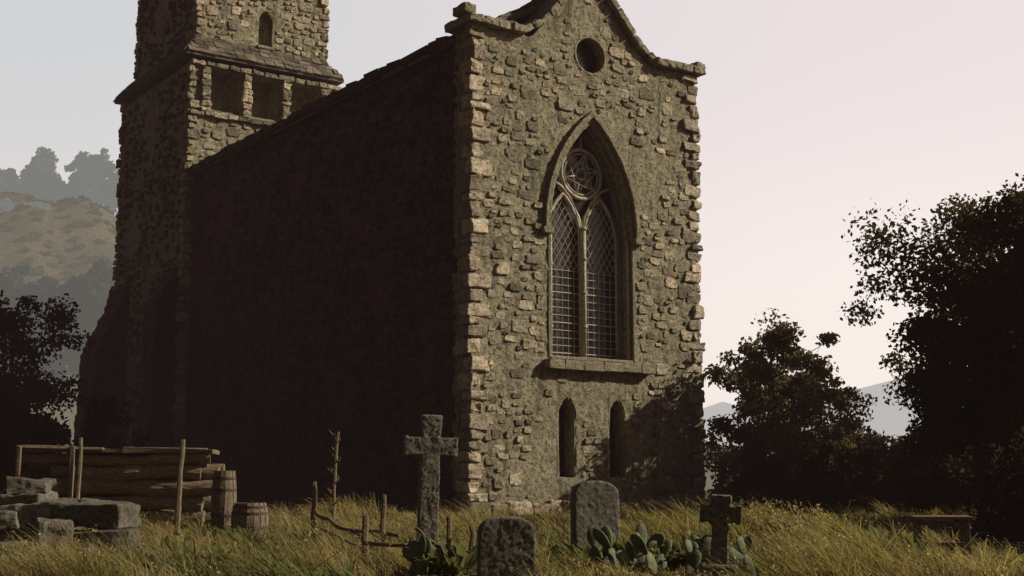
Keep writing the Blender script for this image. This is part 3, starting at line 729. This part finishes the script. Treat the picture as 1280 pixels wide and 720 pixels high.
stake(X_(392,18.5),18.5,.97,.04); stake(X_(458,14.5),14.5,.62,.045); stake(X_(481,15),15,.84,.035,(-.02,0)); stake(X_(562,14),14,.63,.035); stake(X_(588,14),14,.52,.04,(.02,0))
def rail(a,c,r=.03):
    a=Vector(a);c=Vector(c); n=7; fb.tube([a.lerp(c,i/n)+Vector((0,random.uniform(-.01,.01),random.uniform(-.02,.02))) for i in range(n+1)],[r*random.uniform(.8,1.1) for _ in range(n+1)],6)
rail((X_(393,18.4),18.4,.55),(X_(470,14.6),14.6,.28)); rail((X_(396,18.3),18.3,.35),(X_(520,14.2),14.2,.02)); rail((X_(425,16),16,.42),(X_(500,14.8),14.8,.4),.025)
rail((X_(455,14.4),14.4,.34),(X_(590,13.9),13.9,.26),.022); rail((X_(520,14.2),14.2,.5),(X_(562,14.0),14.0,.2),.02)
fb.obj('broken_rail_fence',M_wood); fb=MB()
stake(X_(1008,15),15,.42,.045); fb.obj('fence_post',M_post)
bx,_=ray(1178,700,15); bz=H(bx,15)+.03; root=empty('wooden_bench',(bx,15,bz),math.radians(-8)); b=MB()
for k in range(3): b.box((0,-.12+k*.12,.5),(.66,.105,.04),.006)
for sx in(-.26,.26):
    for sy in(-.12,.12): b.box((sx,sy,.2),(.06,.06,.56),.006)
    b.box((sx,0,.45),(.05,.3,.05),.004)
b.box((0,0,.2),(.5,.04,.05),.004)
b.obj('bench_frame',M_wood,root,bevel=.006)
b=MB()
def blk(px,y0,y1,w,Y,d=.6,r=0):
    x,zt=ray(px,y0,Y); _,zb=ray(px,y1,Y); b.box((x,Y+d/2,(zt+zb)/2),(w,d,abs(zt-zb)-.01),.035,Matrix.Rotation(r,3,'Z')@Matrix.Rotation(random.uniform(-.05,.05),3,'Y'))
blk(30,598,618,.5,16.2,.45,.2); blk(22,617,632,.62,16.1,.6,-.1); blk(28,632,665,.7,16,.6,.1); blk(103,628,662,.98,16,.7,-.08); blk(120,626,636,.5,16.3,.5,.2)
blk(118,664,700,.78,15.8,.7,.1); blk(30,664,710,.85,15.8,.8,-.15); blk(70,690,735,.7,14.8,.6,.3); blk(140,697,735,.5,15.2,.5,.5); blk(-20,680,730,.7,15,.7,.1); blk(-10,640,664,.4,15.7,.5,.3)
blk(60,650,690,.4,15.6,.5,.35)
for _ in range(46):
    px=random.uniform(0,330); Yy=random.uniform(13.5,18); x=X_(px,Yy); q=random.uniform(.06,.2); b.box((x,Yy,H(x,Yy)+q*.2),(q*1.4,q,q*.8),q*.15,Matrix.Rotation(random.uniform(0,3),3,'Z'))
b.obj('ruined_stone_blocks',M_block,bevel=.05,sub=3,disp=.10,dscale=.2)
# ---------------------------------------------------------------- light
AZ=math.radians(5); EL=math.radians(31)
Ld=Vector((math.cos(AZ)*math.cos(EL),math.sin(AZ)*math.cos(EL),math.sin(EL)))
sun=bpy.data.lights.new('sun','SUN'); sun.energy=5.0; sun.angle=math.radians(.5); sun.color=(1,.92,.75)
so=bpy.data.objects.new('sun',sun); S.collection.objects.link(so); so.rotation_euler=Ld.to_track_quat('Z','Y').to_euler(); so.location=(30,10,30)
w=bpy.data.worlds.new('World'); S.world=w; w.use_nodes=True; nt=w.node_tree; nt.nodes.clear(); L=nt.links
out=N(nt,'ShaderNodeOutputWorld'); sky=nt.nodes.new('ShaderNodeTexSky'); sky.sky_type='NISHITA'; sky.sun_disc=False
sky.sun_elevation=EL; sky.sun_rotation=math.radians(90)-AZ; sky.dust_density=4.0
bg1=N(nt,'ShaderNodeBackground'); bg1.inputs[1].default_value=.024; L.new(mixc(nt,1.0,sky.outputs[0],(1,.70,.60),'MULTIPLY'),bg1.inputs[0])
tc=N(nt,'ShaderNodeTexCoord'); d1=N(nt,'ShaderNodeVectorMath',operation='DOT_PRODUCT'); d1.inputs[1].default_value=(.5,.866,0); L.new(tc.outputs['Generated'],d1.inputs[0])
sp=N(nt,'ShaderNodeSeparateXYZ'); L.new(tc.outputs['Generated'],sp.inputs[0])
m1=ramp(nt,d1.outputs['Value'],-.05,.5); m2=ramp(nt,sp.outputs['Z'],.70,.36)
mm=N(nt,'ShaderNodeMath',operation='MULTIPLY'); L.new(m1,mm.inputs[0]); L.new(m2,mm.inputs[1])
cx=ramp(nt,sp.outputs['X'],-.38,.30)
low=mixc(nt,cx,(.68,.63,.60),(.82,.765,.72)); high=mixc(nt,cx,(.56,.59,.60),(.75,.68,.68))
col=mixc(nt,ramp(nt,sp.outputs['Z'],.08,.34),low,high)
bg2=N(nt,'ShaderNodeBackground'); L.new(col,bg2.inputs[0]); L.new(mm.outputs[0],bg2.inputs[1])
ad=N(nt,'ShaderNodeAddShader'); L.new(bg1.outputs[0],ad.inputs[0]); L.new(bg2.outputs[0],ad.inputs[1]); L.new(ad.outputs[0],out.inputs[0])
m,nt,out=newmat('haze_glow_air'); e=N(nt,'ShaderNodeEmission'); e.inputs[0].default_value=(1,.62,.55,1); e.inputs[1].default_value=.0002  # thin self-glowing volume, added to lift the darkest shadows and veil the distance
nt.links.new(e.outputs[0],out.inputs['Volume'])
b=MB(); b.box((0,120,24),(500,400,60)); b.obj('haze_glow',m)
cam=bpy.data.cameras.new('camera'); cam.lens=45.84; cam.sensor_width=36; cam.clip_end=4000; cam.clip_start=.1
co=bpy.data.objects.new('camera',cam); S.collection.objects.link(co); co.location=(0,0,1.05); co.rotation_euler=(math.radians(98.2),0,0); S.camera=co
S.view_settings.view_transform='Standard'; S.view_settings.look='None'; S.view_settings.exposure=0
